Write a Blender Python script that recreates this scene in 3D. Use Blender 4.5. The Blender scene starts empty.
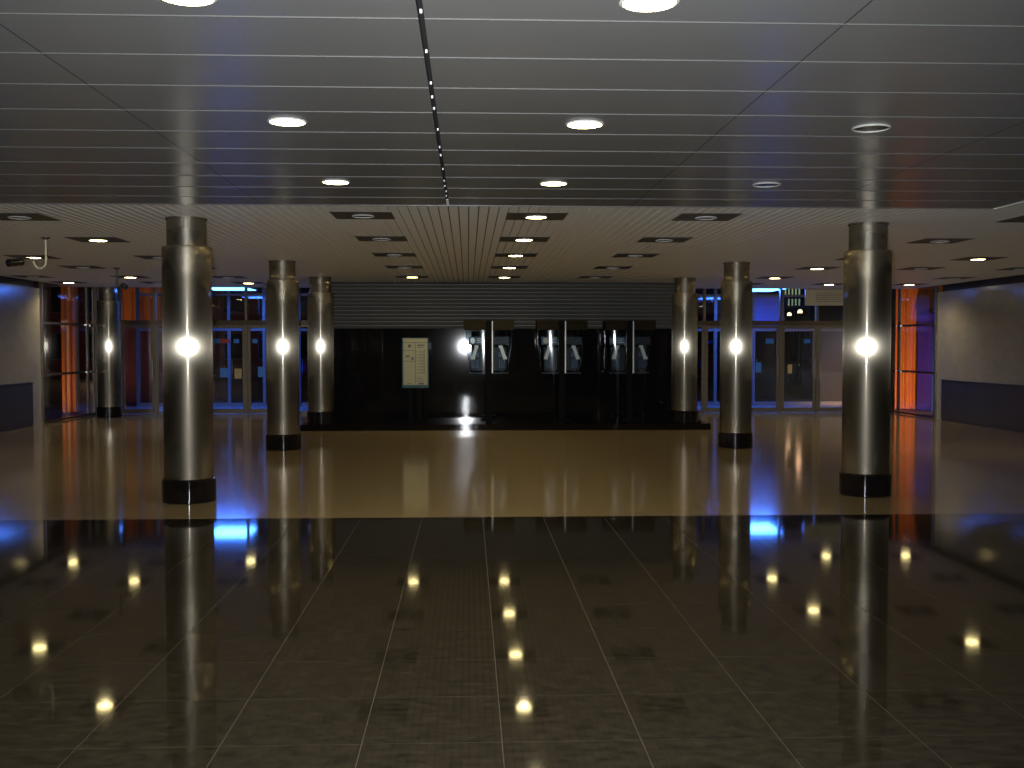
import bpy, math, random
from mathutils import Vector, Matrix
random.seed(7)
S = bpy.context.scene
COL = S.collection
PI = math.pi

# ------------------------------------------------------------------ camera
F_PX, CAM_H = 1060.0, 1.65
yaw = math.atan((512 - 468) / F_PX)
pitch = math.atan((384 - 346) / F_PX)
cd = bpy.data.cameras.new('camera')
cd.sensor_width = 36.0
cd.lens = 36.0 * F_PX / 1024
cd.clip_start, cd.clip_end = 0.05, 400
cam = bpy.data.objects.new('camera', cd)
COL.objects.link(cam)
cam.location = (0, 0, CAM_H)
cam.rotation_euler = (PI / 2 - pitch, 0, -yaw)
S.camera = cam

# ------------------------------------------------------------------ world, view, flash
w = bpy.data.worlds.new('night_sky')
S.world = w
w.use_nodes = True
w.node_tree.nodes['Background'].inputs[0].default_value = (0.10, 0.11, 0.24, 1)
w.node_tree.nodes['Background'].inputs[1].default_value = 0.02
S.view_settings.view_transform = 'Standard'
S.view_settings.look = 'None'
S.view_settings.gamma = 1.0
S.view_settings.use_curve_mapping = False
S.view_settings.exposure = 0.12

FLASH_W = 2800.0     # the flash of the camera that took the picture
fl = bpy.data.lights.new('camera_flash', 'SPOT')
fl.spot_size = math.radians(92)
fl.spot_blend = 1.0
fl.energy = FLASH_W
fl.color = (0.93, 0.96, 1.0)
fl.shadow_soft_size = 0.03
flo = bpy.data.objects.new('camera_flash', fl)
COL.objects.link(flo)
flo.location = (-0.09, 0.0, 1.635)
flo.rotation_euler = cam.rotation_euler

LAMP_W = 50.0        # each lit ceiling downlight
LAMP_E = 22.0        # radiance of its lens
BLUE_W = 150.0        # each blue light panel in the vestibule

# ------------------------------------------------------------------ materials
def mat(name, col, rough=0.5, metal=0.0, spec=0.5, noise=None, bump=None, emit=None, estr=0.0, coat=0.0):
    """noise=(scale, amount[, stretch xyz]) varies the base colour, bump=(scale, strength)"""
    m = bpy.data.materials.new(name)
    m.use_nodes = True
    nt = m.node_tree
    b = nt.nodes['Principled BSDF']
    b.inputs['Base Color'].default_value = (*col, 1)
    b.inputs['Roughness'].default_value = rough
    b.inputs['Metallic'].default_value = metal
    b.inputs['Specular IOR Level'].default_value = spec
    b.inputs['Coat Weight'].default_value = coat
    b.inputs['Coat Roughness'].default_value = 0.04
    if emit:
        b.inputs['Emission Color'].default_value = (*emit, 1)
        b.inputs['Emission Strength'].default_value = estr
    if noise or bump:
        tc = nt.nodes.new('ShaderNodeTexCoord')
    if noise:
        mp = nt.nodes.new('ShaderNodeMapping')
        mp.inputs['Scale'].default_value = noise[2] if len(noise) > 2 else (1, 1, 1)
        nz = nt.nodes.new('ShaderNodeTexNoise')
        nz.inputs['Scale'].default_value = noise[0]
        nz.inputs['Detail'].default_value = 6
        nz.inputs['Roughness'].default_value = 0.65
        geo = nt.nodes.new('ShaderNodeNewGeometry')
        nt.links.new(geo.outputs['Position'], mp.inputs['Vector'])
        nt.links.new(mp.outputs['Vector'], nz.inputs['Vector'])
        rp = nt.nodes.new('ShaderNodeValToRGB')
        a = noise[1]
        rp.color_ramp.elements[0].position = 0.3
        rp.color_ramp.elements[1].position = 0.72
        rp.color_ramp.elements[0].color = (*[c * (1 - a) for c in col], 1)
        rp.color_ramp.elements[1].color = (*[min(1, c * (1 + a)) for c in col], 1)
        nt.links.new(nz.outputs['Fac'], rp.inputs['Fac'])
        nt.links.new(rp.outputs['Color'], b.inputs['Base Color'])
    if bump:
        nb = nt.nodes.new('ShaderNodeTexNoise')
        nb.inputs['Scale'].default_value = bump[0]
        nt.links.new(tc.outputs['Object'], nb.inputs['Vector'])
        bp = nt.nodes.new('ShaderNodeBump')
        bp.inputs['Strength'].default_value = bump[1]
        bp.inputs['Distance'].default_value = 0.01
        nt.links.new(nb.outputs['Fac'], bp.inputs['Height'])
        nt.links.new(bp.outputs['Normal'], b.inputs['Normal'])
    return m

def steel_mat(name, col, lobes):
    """brushed steel: lobes = [(roughness, weight), ...], from tight to wide"""
    m = bpy.data.materials.new(name)
    m.use_nodes = True
    nt = m.node_tree
    nt.nodes.remove(nt.nodes['Principled BSDF'])
    out = nt.nodes['Material Output']
    geo = nt.nodes.new('ShaderNodeNewGeometry')
    mp = nt.nodes.new('ShaderNodeMapping')
    mp.inputs['Scale'].default_value = (3, 3, 60)
    nz = nt.nodes.new('ShaderNodeTexNoise')
    nz.inputs['Scale'].default_value = 3.0
    nz.inputs['Detail'].default_value = 5
    nt.links.new(geo.outputs['Position'], mp.inputs['Vector'])
    nt.links.new(mp.outputs['Vector'], nz.inputs['Vector'])
    rp = nt.nodes.new('ShaderNodeValToRGB')
    rp.color_ramp.elements[0].color = (*[c * 0.86 for c in col], 1)
    rp.color_ramp.elements[1].color = (*[min(1, c * 1.1) for c in col], 1)
    nt.links.new(nz.outputs['Fac'], rp.inputs['Fac'])
    acc, tot = None, 0.0
    for r, wt in lobes:
        g = nt.nodes.new('ShaderNodeBsdfAnisotropic')
        if isinstance(r, tuple):      # (spread round the column, spread along it)
            g.inputs['Roughness'].default_value = (r[0] * r[1]) ** 0.25
            g.inputs['Anisotropy'].default_value = -(1 - (r[1] / r[0]) ** 0.5)
            tg = nt.nodes.new('ShaderNodeTangent'); tg.direction_type = 'RADIAL'; tg.axis = 'Z'
            nt.links.new(tg.outputs[0], g.inputs['Tangent'])
        else:
            g.inputs['Roughness'].default_value = r
        nt.links.new(rp.outputs['Color'], g.inputs['Color'])
        if acc is None:
            acc, tot = g.outputs[0], wt
        else:
            tot += wt
            mx = nt.nodes.new('ShaderNodeMixShader')
            mx.inputs['Fac'].default_value = wt / tot
            nt.links.new(acc, mx.inputs[1]); nt.links.new(g.outputs[0], mx.inputs[2])
            acc = mx.outputs[0]
    nt.links.new(acc, out.inputs['Surface'])
    return m

def glass_mat(name, tint=(0.86, 0.9, 0.92), f0=0.05, rough=0.0):
    """thin sheet: see-through, mirror part by Schlick, the same from both faces"""
    m = bpy.data.materials.new(name)
    m.use_nodes = True
    nt = m.node_tree
    nt.nodes.remove(nt.nodes['Principled BSDF'])
    out = nt.nodes['Material Output']
    geo = nt.nodes.new('ShaderNodeNewGeometry')
    dot = nt.nodes.new('ShaderNodeVectorMath'); dot.operation = 'DOT_PRODUCT'
    nt.links.new(geo.outputs['Normal'], dot.inputs[0]); nt.links.new(geo.outputs['Incoming'], dot.inputs[1])
    def math_node(op, a, b=None, c=None):
        n = nt.nodes.new('ShaderNodeMath'); n.operation = op
        for i, v in enumerate((a, b, c)):
            if v is None: continue
            if isinstance(v, (int, float)): n.inputs[i].default_value = v
            else: nt.links.new(v, n.inputs[i])
        return n.outputs[0]
    c = math_node('ABSOLUTE', dot.outputs['Value'])
    p5 = math_node('POWER', math_node('SUBTRACT', 1.0, c), 5.0)
    fac = math_node('MULTIPLY_ADD', p5, 1.0 - f0, f0)
    tr = nt.nodes.new('ShaderNodeBsdfTransparent')
    tr.inputs['Color'].default_value = (*tint, 1)
    gl = nt.nodes.new('ShaderNodeBsdfAnisotropic')
    gl.inputs['Roughness'].default_value = rough
    mx = nt.nodes.new('ShaderNodeMixShader')
    nt.links.new(fac, mx.inputs['Fac'])
    nt.links.new(tr.outputs[0], mx.inputs[1])
    nt.links.new(gl.outputs[0], mx.inputs[2])
    nt.links.new(mx.outputs[0], out.inputs['Surface'])
    return m

def emis_mat(name, col, s):
    m = bpy.data.materials.new(name)
    m.use_nodes = True
    nt = m.node_tree
    nt.nodes.remove(nt.nodes['Principled BSDF'])
    e = nt.nodes.new('ShaderNodeEmission')
    e.inputs['Color'].default_value = (*col, 1)
    e.inputs['Strength'].default_value = s
    nt.links.new(e.outputs[0], nt.nodes['Material Output'].inputs['Surface'])
    return m

M = {
    'granite': mat('dark_granite', (0.0175, 0.0145, 0.0095), 0.05, spec=0.22, noise=(9, 0.6, (1, 2.2, 1))),
    'grout': mat('pale_grout', (0.055, 0.046, 0.032), 0.6),
    'beige': mat('beige_stone', (0.25, 0.19, 0.098), 0.10, spec=0.25, noise=(5, 0.12)),
    'beige_grout': mat('beige_grout', (0.22, 0.165, 0.085), 0.2),
    'panel': mat('grey_ceiling_panel', (0.16, 0.163, 0.16), 0.28, spec=0.5, noise=(1.2, 0.06)),
    'strip': mat('pale_joint_strip', (0.10, 0.10, 0.095), 0.5, metal=0.0),
    'plenum': mat('black_plenum', (0.006, 0.006, 0.006), 0.9),
    'slat': mat('pale_ceiling_slat', (0.84, 0.83, 0.78), 0.45),
    'plate': mat('dark_lamp_plate', (0.055, 0.05, 0.04), 0.45),
    'ring': mat('lamp_ring', (0.62, 0.62, 0.58), 0.3),
    'lens_lit': emis_mat('lit_lens', (1.0, 0.80, 0.34), LAMP_E),
    'lens_off': mat('unlit_lens', (0.025, 0.025, 0.024), 0.2),
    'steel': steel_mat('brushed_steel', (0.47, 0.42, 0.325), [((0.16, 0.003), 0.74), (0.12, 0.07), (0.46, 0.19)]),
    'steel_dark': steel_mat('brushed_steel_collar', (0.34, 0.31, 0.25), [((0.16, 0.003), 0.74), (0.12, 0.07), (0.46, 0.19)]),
    'black_gloss': mat('black_polished_base', (0.005, 0.004, 0.004), 0.04, spec=0.4),
    'black_stone': mat('black_polished_stone', (0.006, 0.0055, 0.006), 0.042, spec=0.4, noise=(14, 0.5)),
    'rib': mat('grey_metal_rib', (0.10, 0.098, 0.09), 0.45, metal=0.3),
    'rib_back': mat('rib_shadow_gap', (0.02, 0.02, 0.02), 0.7),
    'stone': mat('polished_beige_wall', (0.30, 0.275, 0.23), 0.16, spec=0.5, noise=(3, 0.10, (1, 1, 2))),
    'cove': mat('dark_cove', (0.022, 0.022, 0.024), 0.5),
    'grille': mat('dark_heater_cover', (0.028, 0.026, 0.034), 0.35),
    'frame': mat('door_steel', (0.20, 0.165, 0.12), 0.34, metal=0.8, noise=(20, 0.1)),
    'frame_dark': mat('bronze_beam', (0.13, 0.095, 0.06), 0.3, metal=0.8),
    'alu': mat('outer_frame_aluminium', (0.16, 0.16, 0.18), 0.4, metal=0.3),
    'glass': glass_mat('door_glass', (0.88, 0.90, 0.94), 0.05),
    'acrylic': glass_mat('clear_acrylic', (0.86, 0.90, 0.93), 0.035, 0.06),
    'vest_floor': mat('vestibule_floor', (0.32, 0.32, 0.34), 0.25, noise=(8, 0.15)),
    'vest_ceil': mat('vestibule_ceiling', (0.25, 0.25, 0.26), 0.6),
    'blue_lens': emis_mat('blue_light_lens', (0.085, 0.33, 1.0), 11.0),
    'asphalt': mat('night_asphalt', (0.05, 0.045, 0.05), 0.55, noise=(6, 0.3)),
    'orange': mat('orange_cladding', (0.80, 0.24, 0.03), 0.4),
    'brick': mat('dark_red_render', (0.13, 0.033, 0.03), 0.8, noise=(3, 0.3)),
    'facade': mat('grey_facade', (0.14, 0.13, 0.16), 0.8, noise=(2, 0.2)),
    'win_lit': emis_mat('lit_window', (0.62, 0.80, 0.42), 0.42),
    'win_warm': emis_mat('warm_lit_window', (1.0, 0.75, 0.35), 1.3),
    'win_dark': mat('dark_window', (0.015, 0.018, 0.03), 0.1),
    'fascia': mat('painted_blue_glow', (0.10, 0.14, 0.45), 0.5),  # blue light in the transom, put into the colour
    'kiosk': mat('blue_kiosk', (0.012, 0.04, 0.30), 0.4),
    'lamp_post': mat('lamp_post_paint', (0.05, 0.05, 0.05), 0.5),
    'sodium': emis_mat('sodium_globe', (1.0, 0.66, 0.28), 5.0),
    'sign': mat('beige_sign', (0.50, 0.44, 0.30), 0.25),
    'sign_ink': mat('sign_ink', (0.16, 0.14, 0.11), 0.5),
    'board': mat('cream_board', (0.27, 0.255, 0.13), 0.5),
    'board_ink': mat('board_ink', (0.04, 0.05, 0.05), 0.5),
    'teal': mat('teal_frame', (0.022, 0.075, 0.085), 0.5, spec=0.2),
    'leg': mat('black_leg', (0.003, 0.003, 0.0035), 0.6, spec=0.06),
    'brown': mat('brown_canopy', (0.02, 0.016, 0.009), 0.7, spec=0.05),
    'phone_grey': mat('grey_phone_casing', (0.014, 0.018, 0.025), 0.4, spec=0.25),
    'phone_blue': mat('blue_phone_panel', (0.03, 0.075, 0.15), 0.4),
    'white': mat('white_plastic', (0.75, 0.75, 0.70), 0.35),
    'glint_white': mat('glint_white', (0.85, 0.87, 0.88), 0.3),  # white that stands in for seam sparkles and a lit acrylic edge
    'chrome': mat('chrome', (0.7, 0.7, 0.7), 0.12, metal=1.0),
    'cctv_black': mat('black_camera_shell', (0.01, 0.01, 0.011), 0.3),
    'cctv_white': mat('cream_pipe', (0.62, 0.58, 0.42), 0.4),
    'blue_sticker': mat('blue_sticker', (0.05, 0.22, 0.75), 0.4),
    'tan_sticker': mat('tan_sticker', (0.50, 0.36, 0.16), 0.5),
    'red_sticker': mat('red_sticker', (0.45, 0.04, 0.05), 0.5),
}

# ------------------------------------------------------------------ mesh helpers
class MB:
    def __init__(s):
        s.v, s.f, s.sm = [], [], []
    def box(s, x0, x1, y0, y1, z0, z1):
        n = len(s.v)
        s.v += [(x, y, z) for z in (z0, z1) for y in (y0, y1) for x in (x0, x1)]
        for q in ((0, 2, 3, 1), (4, 5, 7, 6), (0, 1, 5, 4), (2, 6, 7, 3), (0, 4, 6, 2), (1, 3, 7, 5)):
            s.f.append([n + i for i in q]); s.sm.append(False)
        return s
    def cbox(s, x0, x1, y0, y1, z0, z1, c=0.006):
        """box with the four vertical-depth edges chamfered in XZ"""
        pts = [(x0 + c, z0), (x1 - c, z0), (x1, z0 + c), (x1, z1 - c), (x1 - c, z1), (x0 + c, z1), (x0, z1 - c), (x0, z0 + c)]
        return s.prism([(a, y0, b) for a, b in pts], (0, y1 - y0, 0))
    def prism(s, pts, d, smooth=False):
        n, k = len(s.v), len(pts)
        s.v += [tuple(p) for p in pts] + [(p[0] + d[0], p[1] + d[1], p[2] + d[2]) for p in pts]
        s.f.append([n + i for i in range(k)][::-1]); s.sm.append(False)
        s.f.append([n + k + i for i in range(k)]); s.sm.append(False)
        for i in range(k):
            j = (i + 1) % k
            s.f.append([n + i, n + j, n + k + j, n + k + i]); s.sm.append(smooth)
        return s
    def lathe(s, prof, seg=48, cx=0, cy=0, smooth=True):
        """prof: list of (r, z); closed at r=0 ends"""
        n, k = len(s.v), len(prof)
        for i in range(seg):
            a = 2 * PI * i / seg
            for r, z in prof:
                s.v.append((cx + r * math.cos(a), cy + r * math.sin(a), z))
        for i in range(seg):
            j = (i + 1) % seg
            for p in range(k - 1):
                vert = abs(prof[p][0] - prof[p + 1][0]) < 1e-6
                s.f.append([n + i * k + p, n + j * k + p, n + j * k + p + 1, n + i * k + p + 1]); s.sm.append(smooth)
        for p, rev in ((0, True), (k - 1, False)):
            loop = [n + i * k + p for i in range(seg)]
            s.f.append(loop[::-1] if rev else loop); s.sm.append(False)
        return s
    def tube(s, pts, r, seg=10):
        n0 = len(s.v)
        pts = [Vector(p) for p in pts]
        ref = Vector((0.31, 0.92, 0.22)).normalized()
        for i, p in enumerate(pts):
            t = (pts[min(i + 1, len(pts) - 1)] - pts[max(i - 1, 0)]).normalized()
            u = t.cross(ref).normalized(); q = t.cross(u)
            for k in range(seg):
                a = 2 * PI * k / seg
                s.v.append(tuple(p + u * (r * math.cos(a)) + q * (r * math.sin(a))))
        for i in range(len(pts) - 1):
            for k in range(seg):
                l = (k + 1) % seg
                s.f.append([n0 + i * seg + k, n0 + i * seg + l, n0 + (i + 1) * seg + l, n0 + (i + 1) * seg + k]); s.sm.append(True)
        s.f.append([n0 + k for k in range(seg)][::-1]); s.sm.append(False)
        m = n0 + (len(pts) - 1) * seg
        s.f.append([m + k for k in range(seg)]); s.sm.append(False)
        return s
    def mesh(s, name, m):
        me = bpy.data.meshes.new(name)
        me.from_pydata(s.v, [], s.f)
        me.polygons.foreach_set('use_smooth', s.sm)
        me.materials.append(m)
        me.validate(); me.update()
        import bmesh
        bm = bmesh.new(); bm.from_mesh(me)
        bmesh.ops.recalc_face_normals(bm, faces=bm.faces)
        bm.to_mesh(me); bm.free()
        me.set_sharp_from_angle(angle=math.radians(32))
        return me
    def build(s, name, m, parent=None, loc=(0, 0, 0)):
        return obj(name, s.mesh(name, m), parent, loc)

def obj(name, me, parent=None, loc=(0, 0, 0)):
    o = bpy.data.objects.new(name, me)
    COL.objects.link(o)
    o.location = loc
    if parent: o.parent = parent
    return o

def tag(o, label=None, cat=None, group=None, kind=None):
    if label: o['label'] = label
    if cat: o['category'] = cat
    if group: o['group'] = group
    if kind: o['kind'] = kind
    return o

def empty(name, loc=(0, 0, 0), rz=0.0):
    o = bpy.data.objects.new(name, None)
    COL.objects.link(o)
    o.empty_display_size = 0.1
    o.location = loc
    o.rotation_euler = (0, 0, rz)
    return o

def thing(name, label, cat, loc=(0, 0, 0), rz=0.0, group=None, kind=None):
    return tag(empty(name, loc, rz), label, cat, group, kind)

def copy_tree(o, parent=None):
    c = o.copy(); COL.objects.link(c)
    c.parent = parent
    for ch in list(o.children): copy_tree(ch, c)
    return c

def B(*a): return MB().box(*a)

# ------------------------------------------------------------------ dimensions
ZC = 3.0
XL, XR = -9.0, 10.57
YB = -5.0                        # end of the hall behind the photographer
YS = 10.19                       # where both floor and ceiling change
YW = 22.6                        # black stone wall
YE = 24.75                       # far end of the slat ceiling
ZT = 3.32                        # top of the glass walls
YD = 26.0                        # row of glass doors
YO = 29.2                        # outer glazing of the vestibule
CX0, CX1 = -3.2, 4.72            # the core behind the black wall
P = 0.583                        # tile module
CXL, CXR = -2.89, 4.31           # column lines
PX0, PX1 = -5.53, 5.12           # panel ceiling, side to side

# ------------------------------------------------------------------ floors
fl_d = tag(B(XL, XR, YB, YS, -0.10, -0.0008).build('floor', M['grout']),
           'dark polished granite tile floor nearest the camera', 'floor', kind='structure')
g = 0.0017
tile_me = B(-P / 2 + g, P / 2 - g, -P / 2 + g, P / 2 - g, -0.0008, 0.0).mesh('tile', M['granite'])
y_first = 4.36 - P
cols = range(-9, 11)
rest = MB()
ny0 = -16
for r in range(ny0, 11):
    for c in range(-17, 19):
        x = 0.14 + P * (c + 0.5); y = y_first + P * (r + 0.5)
        if x + P / 2 < XL or x - P / 2 > XR or y - P / 2 < YB: continue
        if r >= 0 and c in cols:
            obj('tile', tile_me, fl_d, (x, y, 0))
        else:
            rest.box(max(XL, x - P / 2 + g), min(XR, x + P / 2 - g), y - P / 2 + g, y + P / 2 - g, -0.0008, 0.0)
tag(rest.build('tile_field', M['granite'], fl_d), kind='stuff')

fl_b = tag(B(XL, XR, YS, YD, -0.10, -0.0025).build('floor', M['beige_grout']),
           'beige polished stone floor between the steel columns', 'floor', kind='structure')
rest = MB()
g = 0.0008
r = 0
while YS + r * P < YD:
    for c in range(-17, 19):
        x = 0.14 + P * (c + 0.5); y = YS + P * (r + 0.5)
        if x + P / 2 < XL or x - P / 2 > XR: continue
        rest.box(max(XL, x - P / 2 + g), min(XR, x + P / 2 - g), y - P / 2 + g, min(YD, y + P / 2 - g), -0.0025, 0.0)
    r += 1
tag(rest.build('tile_field', M['beige'], fl_b), kind='stuff')

# ------------------------------------------------------------------ panel ceiling
ce_p = tag(B(PX0, PX1, YB, YS + 0.05, ZC + 0.05, ZC + 0.12).build('ceiling', M['plenum']),
           'glossy grey metal panel ceiling with pale joints over the dark floor', 'ceiling', kind='structure')
seams = [-0.19 + 1.77 * k for k in range(-3, 4)]
seams[0], seams[-1] = PX0, PX1
rows = [YS + 0.08] + [YS + 0.13 - 0.588 * k for k in range(1, 27)]
gx = 0.003
pcache = {}
for i in range(len(seams) - 1):
    a, b = seams[i], seams[i + 1]
    a2 = a + (0.013 if abs(a + 0.19) < .01 else gx); b2 = b - (0.013 if abs(b + 0.19) < .01 else gx)
    for k in range(len(rows) - 1):
        y1, y0 = rows[k] - 0.005, rows[k + 1] + 0.005
        if y0 < YB: continue
        key = (i, k == 0)
        if key not in pcache:
            wdt, dep, c = (b2 - a2), (y1 - y0), 0.004
            mb = MB()
            mb.v = [(0, 0, .03), (wdt, 0, .03), (wdt, dep, .03), (0, dep, .03),
                    (0, 0, c), (wdt, 0, c), (wdt, dep, c), (0, dep, c),
                    (0, c, 0), (wdt, c, 0), (wdt, dep - c, 0), (0, dep - c, 0)]
            mb.f = [[0, 1, 2, 3], [8, 11, 10, 9]] + [[q, (q + 1) % 4, 4 + (q + 1) % 4, 4 + q] for q in range(4)] + \
                   [[4 + q, 4 + (q + 1) % 4, 8 + (q + 1) % 4, 8 + q] for q in range(4)]
            mb.sm = [False] * len(mb.f)
            pcache[key] = mb.mesh('panel', M['panel'])
        obj('panel', pcache[key], ce_p, (a2, y0, ZC))
strips = [(x, B(0, l, -0.0042, 0.0042, -0.0028, 0.02).mesh('joint_strip', M['strip'])) for x, l in ((PX0, -0.203 - PX0), (-0.177, PX1 + 0.177))]
for y in rows[1:-1]:
    if y > YB:
        for x, me in strips: obj('joint_strip', me, ce_p, (x, y, ZC))
B(PX0, PX1, rows[0] - 0.004, rows[0] + 0.02, ZC - 0.004, ZC + 0.05).build('edge_trim', M['panel'], ce_p)
for x0, x1 in ((PX0 - 0.03, PX0 - 0.001), (PX1 + 0.001, PX1 + 0.03)):
    B(x0, x1, YB, rows[0] + 0.02, ZC - 0.003, ZC + 0.05).build('edge_trim', M['panel'], ce_p)
for x in seams[1:-1]:  # black strips paint the seams dark where the gap would catch the flash
    if abs(x + 0.19) > 0.01: B(x - 0.0028, x + 0.0028, YB, rows[0] - 0.006, ZC - 0.0005, ZC + 0.02).build('seam_dark_strip', M['plenum'], ce_p)
glint_me = MB().lathe([(0.0055, -0.003), (0.0055, 0.012)], 8).mesh('seam_glint', M['glint_white'])  # white dots painted in for the sparkles along the dark seam
for k in range(26):
    for dy in (-0.06, 0.22):
        y = rows[k] + dy - 0.3
        if y > 2 and random.random() < 0.6: obj('seam_glint', glint_me, ce_p, (-0.19 + 0.004 * random.uniform(-1, 1), y, ZC + 0.002))

# ------------------------------------------------------------------ slat ceiling
mb = MB()
mb.box(XL, XR, rows[0] + 0.03, YE, ZC + 0.05, ZC + 0.12)
ce_s = tag(mb.build('ceiling', M['plenum']), 'pale slatted metal ceiling over the beige floor', 'ceiling', kind='structure')
B(PX1 + 0.02, XR, YB, rows[0] + 0.03, ZC + 0.05, ZC + 0.12).build('plenum_board', M['plenum'], ce_s)
B(XL, PX0 - 0.02, YB, rows[0] + 0.03, ZC + 0.05, ZC + 0.12).build('plenum_board', M['plenum'], ce_s)
tag(B(XL - 0.3, XR + 0.3, YE + 0.01, YD + 0.05, ZT + 0.002, ZT + 0.1).build('ceiling', M['cove']), 'dark raised soffit strip above the glass doors', 'ceiling', kind='structure')
B(XL, XR, YE, YE + 0.009, ZC, ZT).build('end_board', M['slat'], ce_s)
scache = {}
n_sl = int((XR - XL) / 0.1)
for i in range(n_sl):
    x = XL + 0.06 + 0.1 * i
    if x > XR - 0.05: break
    y0 = YB if (x < PX0 - 0.06 or x > PX1 + 0.06) else rows[0] + 0.025
    y1 = YW if (CX0 - 0.05 < x < CX1 + 0.05) else YE
    key = (y0, y1)
    if key not in scache:
        h, c = 0.0455, 0.005
        scache[key] = MB().prism([(-h, y0, .02), (-h, y0, c), (-h + c, y0, 0), (h - c, y0, 0), (h, y0, c), (h, y0, .02)],
                                 (0, y1 - y0, 0)).mesh('slat', M['slat'])
    obj('slat', scache[key], ce_s, (x, 0, ZC))

# ------------------------------------------------------------------ side walls, rear wall
def side_wall(name, x, sgn, yend, label):
    a, b = (x - 0.3, x) if sgn < 0 else (x, x + 0.3)
    o = tag(B(a, b, YB, yend, 0, 2.86).build(name, M['stone']), label, 'wall', kind='structure')
    xa, xb = (x - 0.3, x - 0.10) if sgn < 0 else (x + 0.10, x + 0.3)
    B(xa, xb, YB, yend - 0.02, 2.862, ZT).build('cove', M['cove'], o)
    return o
wl = side_wall('wall_left', XL, -1, 22.75, 'polished beige stone wall behind the ceiling surveillance camera')
wr = side_wall('wall_right', XR, 1, 23.5, 'polished beige stone wall with a blue light mirrored at its top')
tag(B(XL - .3, XR + .3, YB - 0.3, YB, 0, ZC + 0.1).build('wall_front', M['stone']),
    'beige stone wall closing the hall behind the camera', 'wall', kind='structure')

def heater(x, sgn, y0, y1, label):
    t = thing('heater_cover', label, 'heater cover', (x, y0, 0))
    s = -sgn
    d = 0.05
    def bx(a, b, *r):
        a, b = sorted((s * a, s * b)); return B(a, b, *r)
    L = y1 - y0
    bx(0.002, d - 0.012, 0, L, 0.0, 0.88).build('body', M['grille'], t)
    bx(0.002, d + 0.012, -0.01, L + 0.005, 0.88, 0.905).build('top_ledge', M['grille'], t)
    n = max(1, round(L / 1.2))
    for k in range(n):
        a, b = L * k / n + 0.002, L * (k + 1) / n - 0.002
        bx(d - 0.012, d, a, b, 0.05, 0.865).build('panel', M['grille'], t)
    return t
heater(XL, -1, 10.0, 22.2, 'low dark heater cover against the beige wall by the surveillance camera')
heater(XR, 1, 10.0, 23.15, 'low dark heater cover against the beige wall with the blue reflection')

# ------------------------------------------------------------------ core with black wall, ribs, plinth
wb = tag(B(CX0, CX1, YW, YD + 0.3, 0.0, 2.02).build('wall_back', M['black_stone']),
         'black polished stone wall behind the payphones', 'wall', kind='structure')
B(CX0 + 0.02, CX1 - 0.02, YW + 0.05, YD + 0.3, 2.0205, ZC + 0.1).build('rib_backing', M['rib_back'], wb)
n = 12
hh = (ZC - 0.03 - 2.025) / n
rib_me = MB().prism([(CX0, 0.03, 0), (CX0, 0.01, 0), (CX0, -0.012, hh * 0.62), (CX0, -0.016, hh * 0.70), (CX0, -0.016, hh * 0.84), (CX0, 0.03, hh * 0.88)],
                    (CX1 - CX0, 0, 0)).mesh('rib', M['rib'])
for k in range(n):
    obj('rib', rib_me, wb, (0, YW, 2.025 + hh * k))
B(CX0, CX1, YW - 0.012, YW + 0.05, ZC - 0.03, ZC).build('top_trim', M['rib_back'], wb)
pl = tag(MB().cbox(-3.26, 4.78, 20.68, YW, 0, 0.12, 0.008).build('plinth', M['black_gloss']),
         'long low black stone plinth under the payphones and the info board', 'plinth')

# ------------------------------------------------------------------ columns
def column(x, y, z0, label, master=[None]):
    if master[0] is None or z0 > 0:
        t = empty('steel_column', (x, y, z0))
        h = ZC - z0 - 0.002
        R, RB, RC = 0.254, 0.278, 0.204
        MB().lathe([(RB - .006, 0), (RB, 0.008), (RB, 0.235), (RB - 0.012, 0.247), (R - .01, 0.25)], 64).build('base', M['black_gloss'], t)
        MB().lathe([(R, 0.2505), (R, h - 0.315), (R - 0.008, h - 0.303), (RC - .01, h - 0.300)], 72).build('shaft', M['steel'], t)
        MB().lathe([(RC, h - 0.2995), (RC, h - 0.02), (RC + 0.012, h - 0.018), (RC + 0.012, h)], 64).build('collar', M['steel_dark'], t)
        if z0 == 0: master[0] = t
    else:
        t = copy_tree(master[0]); t.location = (x, y, z0)
    return tag(t, label, 'column', 'brushed steel columns')
column(CXL - 0.085, 11.40, 0, 'large brushed steel column at the dark floor edge, on the info board side')
column(CXR + 0.105, 11.58, 0, 'large brushed steel column at the dark floor edge, beside the hanging beige sign')
column(CXL - 0.06, 17.05, 0, 'middle brushed steel column in the row on the info board side')
column(CXR + 0.045, 17.08, 0, 'middle brushed steel column in the row beside the hanging beige sign')
column(CXL, 20.97, 0.12, 'steel column standing on the plinth end, beside the info board')
column(CXR, 20.97, 0.12, 'steel column standing on the plinth end, beside the last payphone stand')
column(-8.30, 24.90, 0, 'far steel column in the glass corner by the orange cladding post')

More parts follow.
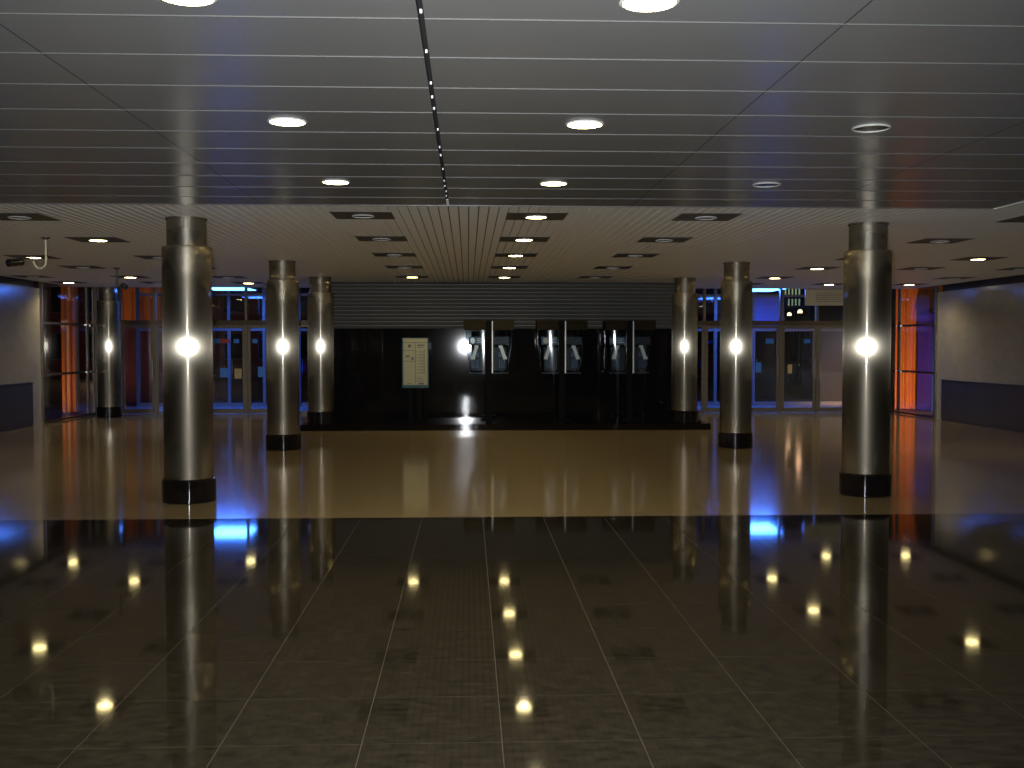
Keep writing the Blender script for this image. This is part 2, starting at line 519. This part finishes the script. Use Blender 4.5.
# ------------------------------------------------------------------ downlights
LR = 0.104
me_ring = MB().lathe([(LR + 0.004, 0.0), (LR + 0.012, -0.003), (LR + 0.014, -0.008), (LR + 0.006, -0.012), (LR, -0.011), (LR, -0.004)], 40)
me_ring.f, me_ring.sm = me_ring.f[:-2], me_ring.sm[:-2]
k0 = 6
for i in range(40):      # close the ring's inside
    j = (i + 1) % 40
    me_ring.f.append([i * k0 + 5, j * k0 + 5, j * k0, i * k0]); me_ring.sm.append(True)
me_ring = me_ring.mesh('ring', M['ring'])
me_lit = MB().lathe([(0.02, -0.0125), (LR - 0.001, -0.0115), (LR - 0.001, -0.005)], 40).mesh('lens', M['lens_lit'])
me_off = MB().lathe([(0.02, -0.0085), (LR - 0.001, -0.0075), (LR - 0.001, -0.002)], 40).mesh('lens', M['lens_off'])
me_plate = MB().box(-0.31, 0.31, -0.31, 0.31, -0.006, -0.001).mesh('mounting_plate', M['plate'])
ld = bpy.data.lights.new('downlight_bulb', 'SPOT')
ld.energy = LAMP_W
ld.color = (1.0, 0.83, 0.50)
ld.spot_size = math.radians(150)
ld.spot_blend = 0.7
ld.shadow_soft_size = 0.06

def downlight(x, y, lit, plate, label, group):
    t = thing('downlight', label, 'ceiling light', (x, y, ZC), group=group)
    dz = 0.0
    if plate:
        obj('mounting_plate', me_plate, t); dz = -0.006
    obj('ring', me_ring, t, (0, 0, dz))
    obj('lens', me_lit if lit else me_off, t, (0, 0, dz))
    if lit:
        o = bpy.data.objects.new('bulb', ld); COL.objects.link(o)
        o.parent = t; o.location = (0, 0, dz - 0.03)
G1, G2, G3 = 'lit downlights in the panel ceiling', 'unlit downlights in the panel ceiling', 'square-plate downlights in the slat ceiling'
PXS = (-1.08, 0.71, 2.49)
downlight(-1.08, 6.46, 1, 0, 'lit round downlight between two panel seams, second from the slats, info board side', G1)
downlight(0.71, 6.46, 1, 0, 'lit round downlight, second from the slats, across the dark seam towards the payphones', G1)
downlight(-1.08, 8.80, 1, 0, 'small lit round downlight next to the slats, info board side of dark seam', G1)
downlight(0.71, 8.80, 1, 0, 'small lit round downlight next to the slats, payphone side of dark seam', G1)
downlight(-1.08, 4.17, 1, 0, 'lit round downlight cut by the top edge above the near steel column', G1)
downlight(0.71, 4.17, 1, 0, 'large lit round downlight cut by the top edge, payphone side of dark seam', G1)
downlight(2.49, 6.50, 0, 0, 'larger unlit round downlight in the panel ceiling above the near column', G2)
downlight(2.49, 8.80, 0, 0, 'smaller unlit round downlight in the panel ceiling near the slats', G2)
for y in (1.85, -0.5, -2.8):  # unseen lamps added for gold reflections in the columns
    for x in (-1.08, 0.71):
        downlight(x, y, 1, 0, 'added unseen lit downlight behind the camera', 'added unseen downlights behind the camera')
ORD = ('first', 'second', 'third', 'fourth', 'fifth', 'sixth')
YR = (11.05, 13.42, 15.75, 18.2, 20.75, 22.9)
rows_spec = [
    (-1.08, (0, 0, 0, 0, 1, None), 'in the row leading to the info board'),
    (0.71, (1, 1, 1, 1, 1, None), 'in the fully lit central row'),
    (2.49, (0, 0, 0, 0, 0, None), 'in the unlit row leading to the payphones'),
    (-4.68, (0, 1, 0, 0, 0, 1), 'in the row outside the info board columns'),
    (-6.58, (0, 0, 1, 0, 1, 0), 'in the row behind the surveillance camera pole'),
    (-8.45, (None, None, 0, 0, 0, 1), 'in the row along the wall by the surveillance camera'),
    (6.05, (0, 0, 0, 1, 1, 1), 'in the row just outside the columns by the hanging sign'),
    (7.88, (None, None, 1, 0, 0, 1), 'in the row leading to the hanging beige sign'),
    (9.66, (None, None, None, 0, 0, 1), 'in the row along the wall with the blue reflection'),
]
for x, st, where in rows_spec:
    first = next(i for i, s in enumerate(st) if s is not None)
    for i, s in enumerate(st):
        if s is None: continue
        yy = YR[i] + (0.28 if x < -4 and i in (0, 1, 2, 3, 4) else 0) + (0.38 if i == 2 and (x < -4 or x > 5) else 0)
        downlight(x, yy, s, 1, '%s square downlight, %s %s' % ('lit' if s else 'unlit', ORD[i - first], where), G3)

# ------------------------------------------------------------------ door wall
TZ0, TZ1 = 2.16, 2.27
posts_l = [XL + 0.05, -8.39, -7.55, -7.24, -6.30, -5.37, -4.44, CX0 - 0.04]
posts_r = [CX1 + 0.04, 5.83, 6.77, 7.74, 8.65, 9.57, XR - 0.05]
doors = {(-8.39, -7.55), (-7.24, -6.30), (-6.30, -5.37), (-5.37, -4.44), (5.83, 6.77), (6.77, 7.74), (7.74, 8.65), (8.65, 9.57)}
cnt = {'window': 0, 'door': 0}
post_me = MB().box(-0.028, 0.028, -0.06, 0.06, 0.0, ZT - 0.002).mesh('post', M['frame'])

def bar_frame(x0, x1, z0, z1, wv, wt, wbm, d=0.022):
    m = MB()
    m.box(x0, x0 + wv, -d, d, z0, z1); m.box(x1 - wv, x1, -d, d, z0, z1)
    m.box(x0 + wv, x1 - wv, -d, d, z1 - wt, z1); m.box(x0 + wv, x1 - wv, -d, d, z0, z0 + wbm)
    return m

STICK = {  # door -> list of (x frac, z, w, h, material)
    (-6.30, -5.37): [(0.16, 1.77, 0.17, 0.11, 'blue_sticker'), (0.42, 1.77, 0.24, 0.10, 'red_sticker'), (0.80, 1.77, 0.13, 0.10, 'blue_sticker'),
                     (0.40, 1.00, 0.20, 0.22, 'blue_sticker'), (0.85, 0.98, 0.17, 0.24, 'tan_sticker')],
    (-5.37, -4.44): [(0.14, 1.77, 0.12, 0.10, 'blue_sticker'), (0.36, 1.02, 0.19, 0.25, 'blue_sticker')],
    (6.77, 7.74): [(0.78, 1.77, 0.20, 0.12, 'blue_sticker'), (0.42, 1.12, 0.14, 0.24, 'blue_sticker')],
    (7.74, 8.65): [(0.80, 1.77, 0.16, 0.10, 'blue_sticker'), (0.20, 1.08, 0.11, 0.22, 'tan_sticker')],
}
DL = {(-8.39, -7.55): 'narrow glass door beside the far corner column',
      (-7.24, -6.30): 'glass door hidden mostly by the large column on the info board side',
      (-6.30, -5.37): 'glass door with a row of stickers and a tan notice',
      (-5.37, -4.44): 'glass door with a blue sticker beside the middle column on the info board side',
      (5.83, 6.77): 'glass door just past the plinth column, before the middle column',
      (6.77, 7.74): 'glass door with a blue sticker, emerging from the middle column by the hanging sign',
      (7.74, 8.65): 'glass door with tan notice beneath the hanging beige sign edge',
      (8.65, 9.57): 'glass door mostly hidden by the large column by the hanging sign'}

def door_wall(posts, flabel, tn, other):
    fr = tag(empty('trim_%d' % tn, (0, YD, 0)), flabel, 'door frame', kind='structure')
    for x in posts: obj('post', post_me, fr, (x, 0, 0))
    B(posts[0], posts[-1], -0.07, 0.07, TZ0, TZ1).build('transom_beam', M['frame_dark'], fr)
    B(posts[0], posts[-1], -0.05, 0.05, ZT - 0.06, ZT - 0.003).build('head_beam', M['frame_dark'], fr)
    for a, b in zip(posts[:-1], posts[1:]):
        x0, x1 = a + 0.03, b - 0.03
        cnt['window'] += 1
        wd = tag(empty('window_%d' % cnt['window'], (0, YD, 0)),
                 'clear transom pane above the ' + (DL[(a, b)] if (a, b) in doors else other(a)), 'window', kind='structure')
        B(x0, x1, -0.006, 0.006, TZ1 + 0.004, ZT - 0.064).build('pane', M['glass'], wd)
        if (a, b) in doors:
            cnt['door'] += 1
            d = tag(empty('door_%d' % cnt['door'], (0, YD, 0)), DL[(a, b)], 'door', kind='structure')
            bar_frame(x0 + .004, x1 - .004, 0.012, TZ0 - 0.006, 0.062, 0.07, 0.11).build('door_frame', M['frame'], d)
            B(x0 + 0.066, x1 - 0.066, -0.005, 0.005, 0.122, TZ0 - 0.076).build('pane', M['glass'], d)
            k = list(sorted(doors)).index((a, b))
            hx = x1 - 0.035 if k % 2 == 0 else x0 + 0.035
            h = MB().tube([(hx, -0.03, 0.85), (hx, -0.075, 0.85), (hx, -0.075, 1.30), (hx, -0.03, 1.30)], 0.012)
            h.build('handle', M['frame'], d)
            for fx, z, ww, hh2, mm in STICK.get((a, b), []):
                cxx = x0 + 0.07 + (x1 - x0 - 0.14) * fx
                B(cxx - ww / 2, cxx + ww / 2, -0.0075, -0.0055, z - hh2 / 2, z + hh2 / 2).build('sticker', M[mm], d)
        else:
            cnt['window'] += 1
            wd = tag(empty('window_%d' % cnt['window'], (0, YD, 0)), 'fixed glass panel at ' + other(a), 'window', kind='structure')
            bar_frame(x0 + .002, x1 - .002, 0.005, TZ0 - 0.004, 0.03, 0.04, 0.06).build('window_frame', M['frame'], wd)
            B(x0 + 0.034, x1 - 0.034, -0.005, 0.005, 0.067, TZ0 - 0.046).build('pane', M['glass'], wd)
door_wall(posts_l, 'steel posts and bronze beam of the glass door wall on the info board side', 1,
          lambda a: {0: 'bay behind the far corner column', 1: 'narrow bay behind the large column on the info board side'}.get(0 if a < -8.5 else 1 if a < -6 else 2, 'bay between the info board column and the doors'))
door_wall(posts_r, 'steel posts and bronze beam of the glass door wall beside the payphones', 2,
          lambda a: 'bay between the payphone column and the doors' if a < 6 else 'bay in the corner by the orange corrugated cladding')

# side glazing at both corners
def side_glass(x, y0, y1, label, num):
    wd = tag(empty('window_%d' % num, (x, 0, 0)), label, 'window', kind='structure')
    ym = y0 + (y1 - y0) * 0.86
    for a, b in ((y0, ym), (ym, y1)):
        for z0, z1 in ((0.07, 1.015), (1.065, 2.115), (2.165, ZT - 0.03)):
            B(-0.005, 0.005, a + 0.032, b - 0.032, z0, z1).build('pane', M['glass'], wd)
        for z in (0.035, 1.04, 2.14):
            B(-0.025, 0.025, a + 0.03, b - 0.03, z - 0.025, z + 0.025).build('rail', M['frame_dark'], wd)
    for y in (y0 + .003, ym, y1 - 0.003):
        B(-0.03, 0.03, y - 0.028, y + 0.028, 0, ZT - 0.002).build('mullion', M['frame'], wd)
    for z in (1.04, 2.14):
        for dy in (-0.16, 0.12):
            s = -1 if x > 0 else 1
            MB().box(min(s * .026, s * .05), max(s * .026, s * .05), ym + dy - 0.03, ym + dy + 0.03, z - 0.02, z + 0.02).build('clamp', M['chrome'], wd)
side_glass(XL + 0.02, 22.76, YD - 0.1, 'side glazing next to the far corner column and orange post', cnt['window'] + 1)
side_glass(XR - 0.02, 23.51, YD - 0.1, 'side glazing in front of the orange corrugated cladding', cnt['window'] + 2)
cnt['window'] += 2

# hanging sign in front of the transom
sg = thing('hanging_sign', 'beige hanging sign with lines of small dark text under the ceiling', 'sign', (7.99, 24.86, 2.61))
MB().cbox(0, 1.02, 0, 0.05, 0, 0.385, 0.006).build('sign_board', M['sign'], sg)
for k, z in enumerate((0.275, 0.23, 0.185, 0.14, 0.095)):
    x = 0.25
    while x < 0.93:
        l = random.uniform(0.03, 0.09)
        B(x, min(x + l, 0.96), -0.0015, 0.0005, z - 0.009, z + 0.009).build('text_stroke', M['sign_ink'], sg)
        x += l + 0.022
for x in (0.12, 0.9): B(x - 0.01, x + 0.01, 0.015, 0.035, 0.385, 0.709).build('hanger', M['frame'], sg)

# ------------------------------------------------------------------ vestibule
tag(B(XL - 0.3, XR + 0.3, YD, YO + 0.3, -0.10, 0.0).build('floor', M['vest_floor']), 'grey vestibule floor lit blue beyond the glass doors', 'floor', kind='structure')
tag(B(XL - 0.1, XR + 0.1, YD + 0.05, YO + 0.2, 3.55, 3.65).build('ceiling', M['vest_ceil']), 'vestibule ceiling holding the blue light panels', 'ceiling', kind='structure')
out_me = MB().box(-0.04, 0.04, -0.05, 0.05, 0, 3.55).mesh('post', M['alu'])
def outer(xs, label, tn):
    fr = tag(empty('trim_%d' % tn, (0, YO, 0)), label, 'outer frame', kind='structure')
    for x in xs: obj('post', out_me, fr, (x, 0, 0))
    for z0, z1 in ((0.0, 0.10), (2.06, 2.13), (3.01, 3.08)):
        B(xs[0], xs[-1], -0.03, 0.03, z0, z1).build('rail', M['alu'], fr)
    for a, b in zip(xs[:-1], xs[1:]):
        for z0, z1 in ((0.10, 2.06), (2.13, 3.01)):
            if z0 < 1 and abs(a - 9.7) < 0.01:  # panel added so the pane does not mirror the ground lamp
                B(a + 0.04, b - 0.04, -0.012, 0.012, z0 + .002, z1 - .002).build('added_solid_panel', M['cove'], fr)
            elif z0 > 1 and abs(a - 7.93) < 0.01:  # panel coloured blue in place of the glow behind the glass
                B(a + 0.04, b - 0.04, -0.012, 0.012, z0 + .002, z1 - .002).build('blue_glow_panel', M['fascia'], fr)
            else:
                B(a + 0.04, b - 0.04, -0.004, 0.004, z0 + .002, z1 - .002).build('pane', M['glass'], fr)
    for x in xs[1:-1:2]:
        B(x + 0.07, x + 0.10, -0.07, -0.05, 0.9, 1.3).build('handle', M['chrome'], fr)
outer([-8.95, -8.05, -7.3, -6.5, -5.55, -4.6, -3.4], 'blue-lit outer vestibule glazing on the info board side', 3)
outer([4.95, 5.9, 6.86, 7.93, 8.72, 9.7, 10.55], 'blue-lit outer vestibule glazing beside the payphones', 4)
bl = bpy.data.lights.new('blue_tube', 'AREA')
bl.shape = 'RECTANGLE'; bl.size, bl.size_y = 1.0, 1.3
bl.energy = BLUE_W; bl.color = (0.05, 0.17, 1.0)
for x, label in ((-5.98, 'glowing blue light panel beyond the doors on the info board side'), (7.45, 'glowing blue light panel beyond the doors beside the hanging sign')):
    t = thing('light_panel', label, 'ceiling light', (x, 27.0, 3.09), group='blue light panels in the vestibule')
    B(-0.55, 0.55, -0.70, 0.70, 0.0, 0.06).build('housing', M['alu'], t)
    B(-0.52, 0.52, -0.67, 0.67, -0.012, -0.001).build('diffuser', M['blue_lens'], t)
    for sx in (-0.4, 0.4): B(sx - .01, sx + .01, -.01, .01, 0.06, 0.459).build('hanger', M['alu'], t)
    o = bpy.data.objects.new('tube_light', bl); COL.objects.link(o); o.parent = t; o.location = (0, 0, -0.03)

# ------------------------------------------------------------------ outside
tag(B(-70, 90, YO + 0.3, 140, -0.2, -0.06).build('ground', M['asphalt']), 'dark night street outside the glass doors', 'street', kind='structure')
tag(B(XL - 40, XL - 0.3, 5, YO + 0.3, -0.2, -0.06).build('ground', M['asphalt']), 'dark pavement beyond the side glazing by the orange post', 'pavement', kind='structure')
tag(B(XR + 0.3, XR + 40, 5, YO + 0.3, -0.2, -0.06).build('ground', M['asphalt']), 'dark pavement beyond the side glazing by the corrugated cladding', 'pavement', kind='structure')

def cladding(x0, x1, y, z1, label, pitch=0.19, depth=0.06, name='corrugated_cladding', m='orange', cat='cladding', z0=-0.06):
    t = thing(name, label, cat, (x0, y, z0))
    W = x1 - x0
    B(0, W, depth, depth + 0.12, 0, z1).build('backing', M[m], t)
    n = max(2, int(W / pitch)); p = W / n
    me = MB().prism([(0.02, depth - .001, 0), (p * 0.25, 0, 0), (p * 0.70, 0, 0), (p * 0.92, depth - .001, 0)], (0, 0, z1)).mesh('rib', M[m])
    for k in range(n): obj('rib', me, t, (p * k, 0, 0))
    return t
cladding(11.25, 14.6, 28.4, 6.0, 'orange corrugated cladding outside the side glazing by the blue kiosk', 0.2)
cladding(-10.52, -10.12, 27.9, 6.0, 'narrow orange ribbed cladding post outside the glass corner', 0.12, 0.04)
cladding(-11.2, -8.35, 32.5, 5.2, 'wide orange cladding wall above the far narrow glass door', 0.26, 0.07, z0=2.36)
B(0, 2.85, 0.05, 0.3, -2.42, -0.002).build('lower_wall', M['brick'], bpy.data.objects['corrugated_cladding.002'])

def spot(name, loc, aim, watt, col, size, label):  # added ground lamps, hidden from view, that light the orange cladding
    t = thing(name, label, 'added_floodlight', loc)
    MB().lathe([(0.10, 0), (0.10, 0.02), (0.025, 0.03), (0.025, 0.16)], 20).build('stand', M['lamp_post'], t)
    B(-0.11, 0.11, -0.05, 0.03, 0.16, 0.34).build('housing', M['lamp_post'], t)
    B(-0.09, 0.09, 0.031, 0.036, 0.18, 0.32).build('lens', M['sodium'], t)
    l = bpy.data.lights.new(name, 'SPOT'); l.energy = watt; l.color = col; l.spot_size = size; l.spot_blend = 0.5; l.shadow_soft_size = 0.08
    o = bpy.data.objects.new('flood_bulb', l); COL.objects.link(o); o.parent = t; o.location = (0, 0.08, 0.25)
    o.rotation_euler = (Vector(aim) - Vector(loc)).to_track_quat('-Z', 'Y').to_euler()
spot('added_floodlight', (11.72, 25.4, -0.06), (11.95, 28.4, 2.3), 300, (1.0, 0.55, 0.22), 2.3, 'added unseen ground lamp aimed at the corrugated cladding')
spot('added_floodlight', (-11.6, 26.4, -0.06), (-10.4, 28.2, 2.2), 75, (1.0, 0.55, 0.22), 2.2, 'added unseen ground lamp aimed at the orange post')
spot('added_floodlight', (-12.0, 29.8, -0.06), (-10.2, 32.5, 4.0), 80, (1.0, 0.5, 0.22), 2.0, 'added unseen ground lamp aimed at the wide orange cladding wall')

# blue kiosk in front of the corrugated cladding
kk = thing('kiosk', 'dark blue kiosk with rounded roof against the orange corrugated cladding', 'kiosk', (12.15, 27.3, -0.06))
MB().box(0, 1.5, 0, 0.9, 0, 2.55).build('body', M['kiosk'], kk)
pts = [(-0.04 + 1.58 * i / 12, -0.04, 2.552 + 0.32 * math.sin(PI * (0.12 + 0.76 * i / 12)) - 0.1) for i in range(13)]
MB().prism([(-0.04, -0.04, 2.552)] + pts[0:] + [(1.54, -0.04, 2.552)], (0, 0.98, 0)).build('roof', M['win_dark'], kk)
for k in range(2): B(0.10 + k * 0.68, 0.70 + k * 0.68, -0.02, -0.001, 1.1, 2.1).build('window', M['win_dark'], kk)
B(-0.03, 1.53, -0.03, -0.001, 2.2, 2.32).build('fascia', M['win_dark'], kk)

# street buildings
def building(x0, x1, y, h, m, label, wins, cat='building'):
    t = thing('street_building', label, cat, (x0, y, -0.06))
    B(0, x1 - x0, 0, 8, 0, h).build('wall', M[m], t)
    B(-0.2, x1 - x0 + 0.2, -0.2, 8.2, h + .001, h + 0.3).build('roof', M['facade'], t)
    for (wx, wz, ww, wh, wm) in wins:
        f = B(wx - 0.05, wx + ww + 0.05, -0.06, -0.001, wz - 0.05, wz + wh + 0.05).build('window', M['facade'], t)
        B(wx, wx + ww, -0.07, -0.061, wz, wz + wh).build('pane', M[wm], f)
wins = []
for r in range(6):
    for c in range(8):
        lit = r in (3, 4) and 1 <= c < 7
        wins.append((0.35 + c * 0.40, 2.66 + (r - 0.0) * 1.22, 0.17, 0.78, 'win_lit' if lit and (r, c) != (3, 2) else 'win_dark'))
building(35.0, 38.9, 120.0, 11.5, 'facade', 'far building with two rows of pale lit windows seen above the doors', wins)
wins = [(1.0 + c * 1.9, 1.0 + r * 2.6, 1.1, 1.4, 'win_warm' if (r, c) in ((0, 3), (0, 9)) else 'win_dark') for r in range(3) for c in range(11)]
building(-26, -3.5, 60.0, 9.0, 'brick', 'long dark red building across the street with few lit windows', wins)
wins = [(1.0 + c * 1.9, 1.0 + r * 2.6, 1.1, 1.4, 'win_warm' if (r, c) in ((0, 5),) else 'win_dark') for r in range(2) for c in range(11)]
building(24.2, 48, 66.0, 7.0, 'brick', 'dark red building further along the street past the lit windows', wins)
wins = [(0.8 + c * 1.8, 1.2 + r * 2.4, 1.0, 1.3, 'win_dark') for r in range(2) for c in range(6)]
building(5.0, 17.0, 58.0, 6.0, 'brick', 'low dark red building across the street before the lit windows', wins)

def street_lamp(x, y, h, watt, label):
    t = thing('street_lamp', label, 'street lamp', (x, y, -0.06))
    MB().lathe([(0.12, 0), (0.12, 0.4), (0.06, 0.5), (0.05, h - 0.2)], 16).build('pole', M['lamp_post'], t)
    MB().lathe([(0.10, h - 0.2), (0.14, h - 0.15), (0.14, h - 0.13)], 16).build('holder', M['lamp_post'], t)
    MB().lathe([(0.10, h - 0.129), (0.10, h - 0.10), (0.10, h - 0.05), (0.08, h), (0.03, h + 0.03)], 20).build('globe', M['sodium'], t)
    l = bpy.data.lights.new('street_lamp', 'POINT'); l.energy = watt; l.color = (1.0, 0.5, 0.25); l.shadow_soft_size = 0.12
    o = bpy.data.objects.new('lamp_bulb', l); COL.objects.link(o); o.parent = t; o.location = (0, 0, h + 0.3)
street_lamp(14.55, 46, 3.28, 8, 'street lamp with a warm globe in front of the lit-window building')
street_lamp(15.3, 50, 3.28, 6, 'second street lamp with warm globe, beside the lit-window building')
street_lamp(-12.8, 47, 2.2, 130, 'low street lamp with warm globe in front of the long red building')
street_lamp(-17.5, 52, 2.2, 130, 'low street lamp with warm globe towards the orange post')

# ------------------------------------------------------------------ payphones
def payphone(x, y, label):
    t = thing('payphone_stand', label, 'payphone', (x, y, 0.12), group='double payphone stands on the plinth')
    HZ = 2.06
    MB().cbox(-0.06, 0.06, -0.04, 0.30, 0.02, HZ, 0.008).build('post', M['leg'], t)
    MB().box(-0.17, 0.17, -0.10, 0.36, 0.0, 0.019).build('foot_plate', M['leg'], t)
    MB().box(0.062, 0.082, -0.07, 0.0, 0.97, HZ - 0.02).build('edge_strip', M['glint_white'], t)  # white stands in for light caught along the acrylic edge
    MB().box(-0.080, -0.062, -0.07, 0.0, 0.97, HZ - 0.02).build('edge_strip', M['brown'], t)
    for s in (-1, 1):
        def sx(a, b): return (min(s * a, s * b), max(s * a, s * b))
        a, b = sx(0.085, 0.52)
        MB().cbox(a, b, -0.16, 0.34, HZ - 0.20, HZ, 0.012).build('canopy', M['brown'], t)
        # clear tapering hood: front and outer side sheets, bent round the corner
        zt, zb = HZ - 0.203, 0.95
        ring = [(0.085, -0.14), (0.30, -0.14), (0.40, -0.12), (0.46, -0.06), (0.485, 0.04), (0.485, 0.32)]
        mb = MB(); k = len(ring); th = 0.008
        levels = [(zt, 1.0), (zt - 0.3, 0.97), (zt - 0.6, 0.87), (zb, 0.74)]
        for z, q in levels:
            for (rx, ry) in ring: mb.v.append((s * (0.085 + (rx - 0.085) * q), ry, z))
        nn = len(mb.v)
        for z, q in levels:
            for (rx, ry) in ring: mb.v.append((s * (0.085 + max(0, (rx - 0.085) * q - (th if rx > .2 else 0))), ry + th * (1 if ry < 0 else 0), z))
        for l in range(3):
            for i in range(k - 1):
                mb.f.append([l * k + i, l * k + i + 1, (l + 1) * k + i + 1, (l + 1) * k + i]); mb.sm.append(True)
                mb.f.append([nn + l * k + i, nn + (l + 1) * k + i, nn + (l + 1) * k + i + 1, nn + l * k + i + 1]); mb.sm.append(True)
        for i in range(k - 1):
            for l in (0, 3):
                mb.f.append([l * k + i, l * k + i + 1, nn + l * k + i + 1, nn + l * k + i]); mb.sm.append(False)
        for l in range(3):
            for i in (0, k - 1):
                mb.f.append([l * k + i, (l + 1) * k + i, nn + (l + 1) * k + i, nn + l * k + i]); mb.sm.append(False)
        mb.build('hood', M['acrylic'], t)
        a, b = sx(0.09, 0.36)
        ph = MB().cbox(a, b, 0.06, 0.24, 1.02, 1.50, 0.015).build('phone_body', M['phone_grey'], t)
        a, b = sx(0.20, 0.34)
        MB().box(a, b, 0.052, 0.0595, 1.30, 1.40).build('screen', M['phone_blue'], ph)
        for r in range(4):
            for c in range(3):
                cx = s * (0.225 + c * 0.045)
                MB().box(cx - 0.015, cx + 0.015, 0.052, 0.0595, 1.08 + r * 0.045, 1.11 + r * 0.045).build('key', M['phone_blue'], ph)
        # receiver shape; its white stands in for slanted highlights on the hood
        x0, x1 = s * 0.25, s * 0.33
        hs = MB()
        hs.prism([(x0 - .035, 0.0, 1.52), (x0 + .035, 0.0, 1.52), (x1 + .035, 0.0, 1.28), (x1 - .035, 0.0, 1.28)] if s > 0 else
                 [(x0 - .035, 0.0, 1.52), (x0 + .035, 0.0, 1.52), (x1 + .035, 0.0, 1.28), (x1 - .035, 0.0, 1.28)], (0, 0.05, 0))
        hs.box(x0 - 0.045, x0 + 0.035, -0.012, 0.06, 1.49, 1.545); hs.box(x1 - 0.035, x1 + 0.045, -0.012, 0.06, 1.255, 1.31)
        hd = hs.build('handset_glint', M['white'], t)
        MB().tube([(x1, 0.03, 1.25), (x1 + s * .02, 0.02, 1.12), (x1 - s * 0.05, 0.02, 1.0), (x1 - s * .11, 0.05, 1.03)], 0.007, 8).build('cord', M['chrome'], hd)
        a, b = sx(0.09, 0.42)
        sgn = MB().box(a, b, -0.03, -0.012, 1.56, 1.72).build('sign_panel', M['phone_blue'] if s < 0 else M['phone_grey'], t)
        ex = s * 0.335
        oval = [(ex + 0.05 * math.cos(q * PI / 10), -0.034, 1.64 + 0.062 * math.sin(q * PI / 10)) for q in range(20)]
        if s < 0:
            MB().prism(oval, (0, 0.0035, 0)).build('emblem', M['sign'], sgn)
            for q in range(3):
                MB().box(-0.25, -0.12 - 0.03 * (q % 2), -0.033, -0.0305, 1.60 + q * 0.035, 1.612 + q * 0.035).build('text_stroke', M['white'], sgn)
        a, b = sx(0.063, 0.40)
        MB().box(a, b, 0.0, 0.28, 0.955, 0.985).build('shelf', M['phone_grey'], t)
        a, b = sx(0.09, 0.36)
        MB().box(a, b, 0.245, 0.262, 0.99, 1.84).build('back_panel', M['leg'], t)
payphone(0.43, 21.9, 'double payphone stand nearest the info board, glass hood catching the flash')
payphone(1.94, 21.9, 'middle double payphone stand, between two others on the plinth')
payphone(3.35, 21.9, 'darkest double payphone stand, next to the plinth column')

# ------------------------------------------------------------------ info board
t = thing('info_board', 'cream information board with teal frame on dark legs before the black wall', 'information board', (-1.09, 22.05, 0.12))
MB().cbox(-0.275, 0.275, 0, 0.09, 0.66, 1.70, 0.01).build('frame', M['teal'], t)
pn = MB().box(-0.25, 0.25, -0.010, -0.001, 0.72, 1.685).build('panel', M['board'], t)
def ink(x0, x1, z0, z1): B(x0, x1, -0.013, -0.0105, z0, z1).build('print_mark', M['board_ink'], pn)
ink(-0.25, 0.25, 1.595, 1.605); ink(-0.006, 0.004, 0.76, 1.595); ink(-0.25, -0.006, 1.43, 1.438); ink(-0.25, -0.006, 1.21, 1.22)
ink(-0.15, -0.09, 1.50, 1.56); ink(-0.20, -0.12, 1.30, 1.335); ink(-0.08, -0.04, 1.24, 1.30)
ink(0.04, 0.19, 1.535, 1.56); ink(0.04, 0.16, 1.50, 1.512)
for k in range(8):
    z = 1.40 - k * 0.062
    ink(0.075, 0.19, z, z + 0.012); ink(0.175, 0.19, z + .012, z + 0.045); ink(0.03, 0.055, z + 0.005, z + 0.014)
for k in range(4): ink(0.03, 0.16 + 0.02 * (k % 2), 0.88 - k * 0.03, 0.886 - k * 0.03)
ink(0.07, 0.17, 0.735, 0.765); ink(-0.17, -0.10, 0.745, 0.757)
MB().box(0.278, 0.33, 0.0, 0.05, 1.46, 1.60).build('leaflet_holder', M['phone_grey'], t)
for x in (-0.10, 0.09): MB().cbox(x - 0.045, x + 0.045, 0.02, 0.08, 0.012, 0.66, 0.006).build('leg', M['leg'], t)
MB().box(-0.22, 0.22, -0.12, 0.22, 0.0, 0.0115).build('foot_plate', M['leg'], t)

# ------------------------------------------------------------------ surveillance cameras
def cctv(x, y, label, pm, facing=-1, k=1.0):
    t = thing('surveillance_camera', label, 'surveillance camera', (x, y, ZC))
    MB().lathe([(0.055, -0.001), (0.055, -0.012), (0.02, -0.03)], 20).build('ceiling_mount', M['plate'], t)
    pts = [(0, 0, -0.03), (0, 0, -0.29)]
    for i in range(1, 10):
        a = PI * i / 10 * 1.15
        pts.append((facing * (0.075 - 0.075 * math.cos(a)) * k, 0, -0.30 - 0.085 * math.sin(a) * k))
    MB().tube(pts, 0.013).build('hooked_pipe', M[pm], t)
    e = pts[-1]
    MB().tube([e, (e[0] + facing * 0.05, 0, e[2] + 0.03), (e[0] + facing * 0.20 * k, 0, e[2] + 0.02)], 0.010).build('arm', M['plate'], t)
    bx0 = e[0] + facing * 0.22 * k
    body = MB().tube([(bx0 - facing * 0.05, 0.06, e[2] - 0.01), (bx0 + facing * 0.04, -0.12, e[2] - 0.04)], 0.048, 16).build('housing', M['cctv_black'], t)
    MB().tube([(bx0 + facing * 0.0401, -0.1205, e[2] - 0.04), (bx0 + facing * 0.047, -0.135, e[2] - 0.043)], 0.03, 14).build('lens', M['win_dark'], body)
cctv(-5.24, 13.45, 'black surveillance camera on a cream hooked ceiling pipe', 'cctv_white', -1)
cctv(-6.05, 18.6, 'smaller dark surveillance camera hanging above the far corner column', 'plate', 1, 0.4)
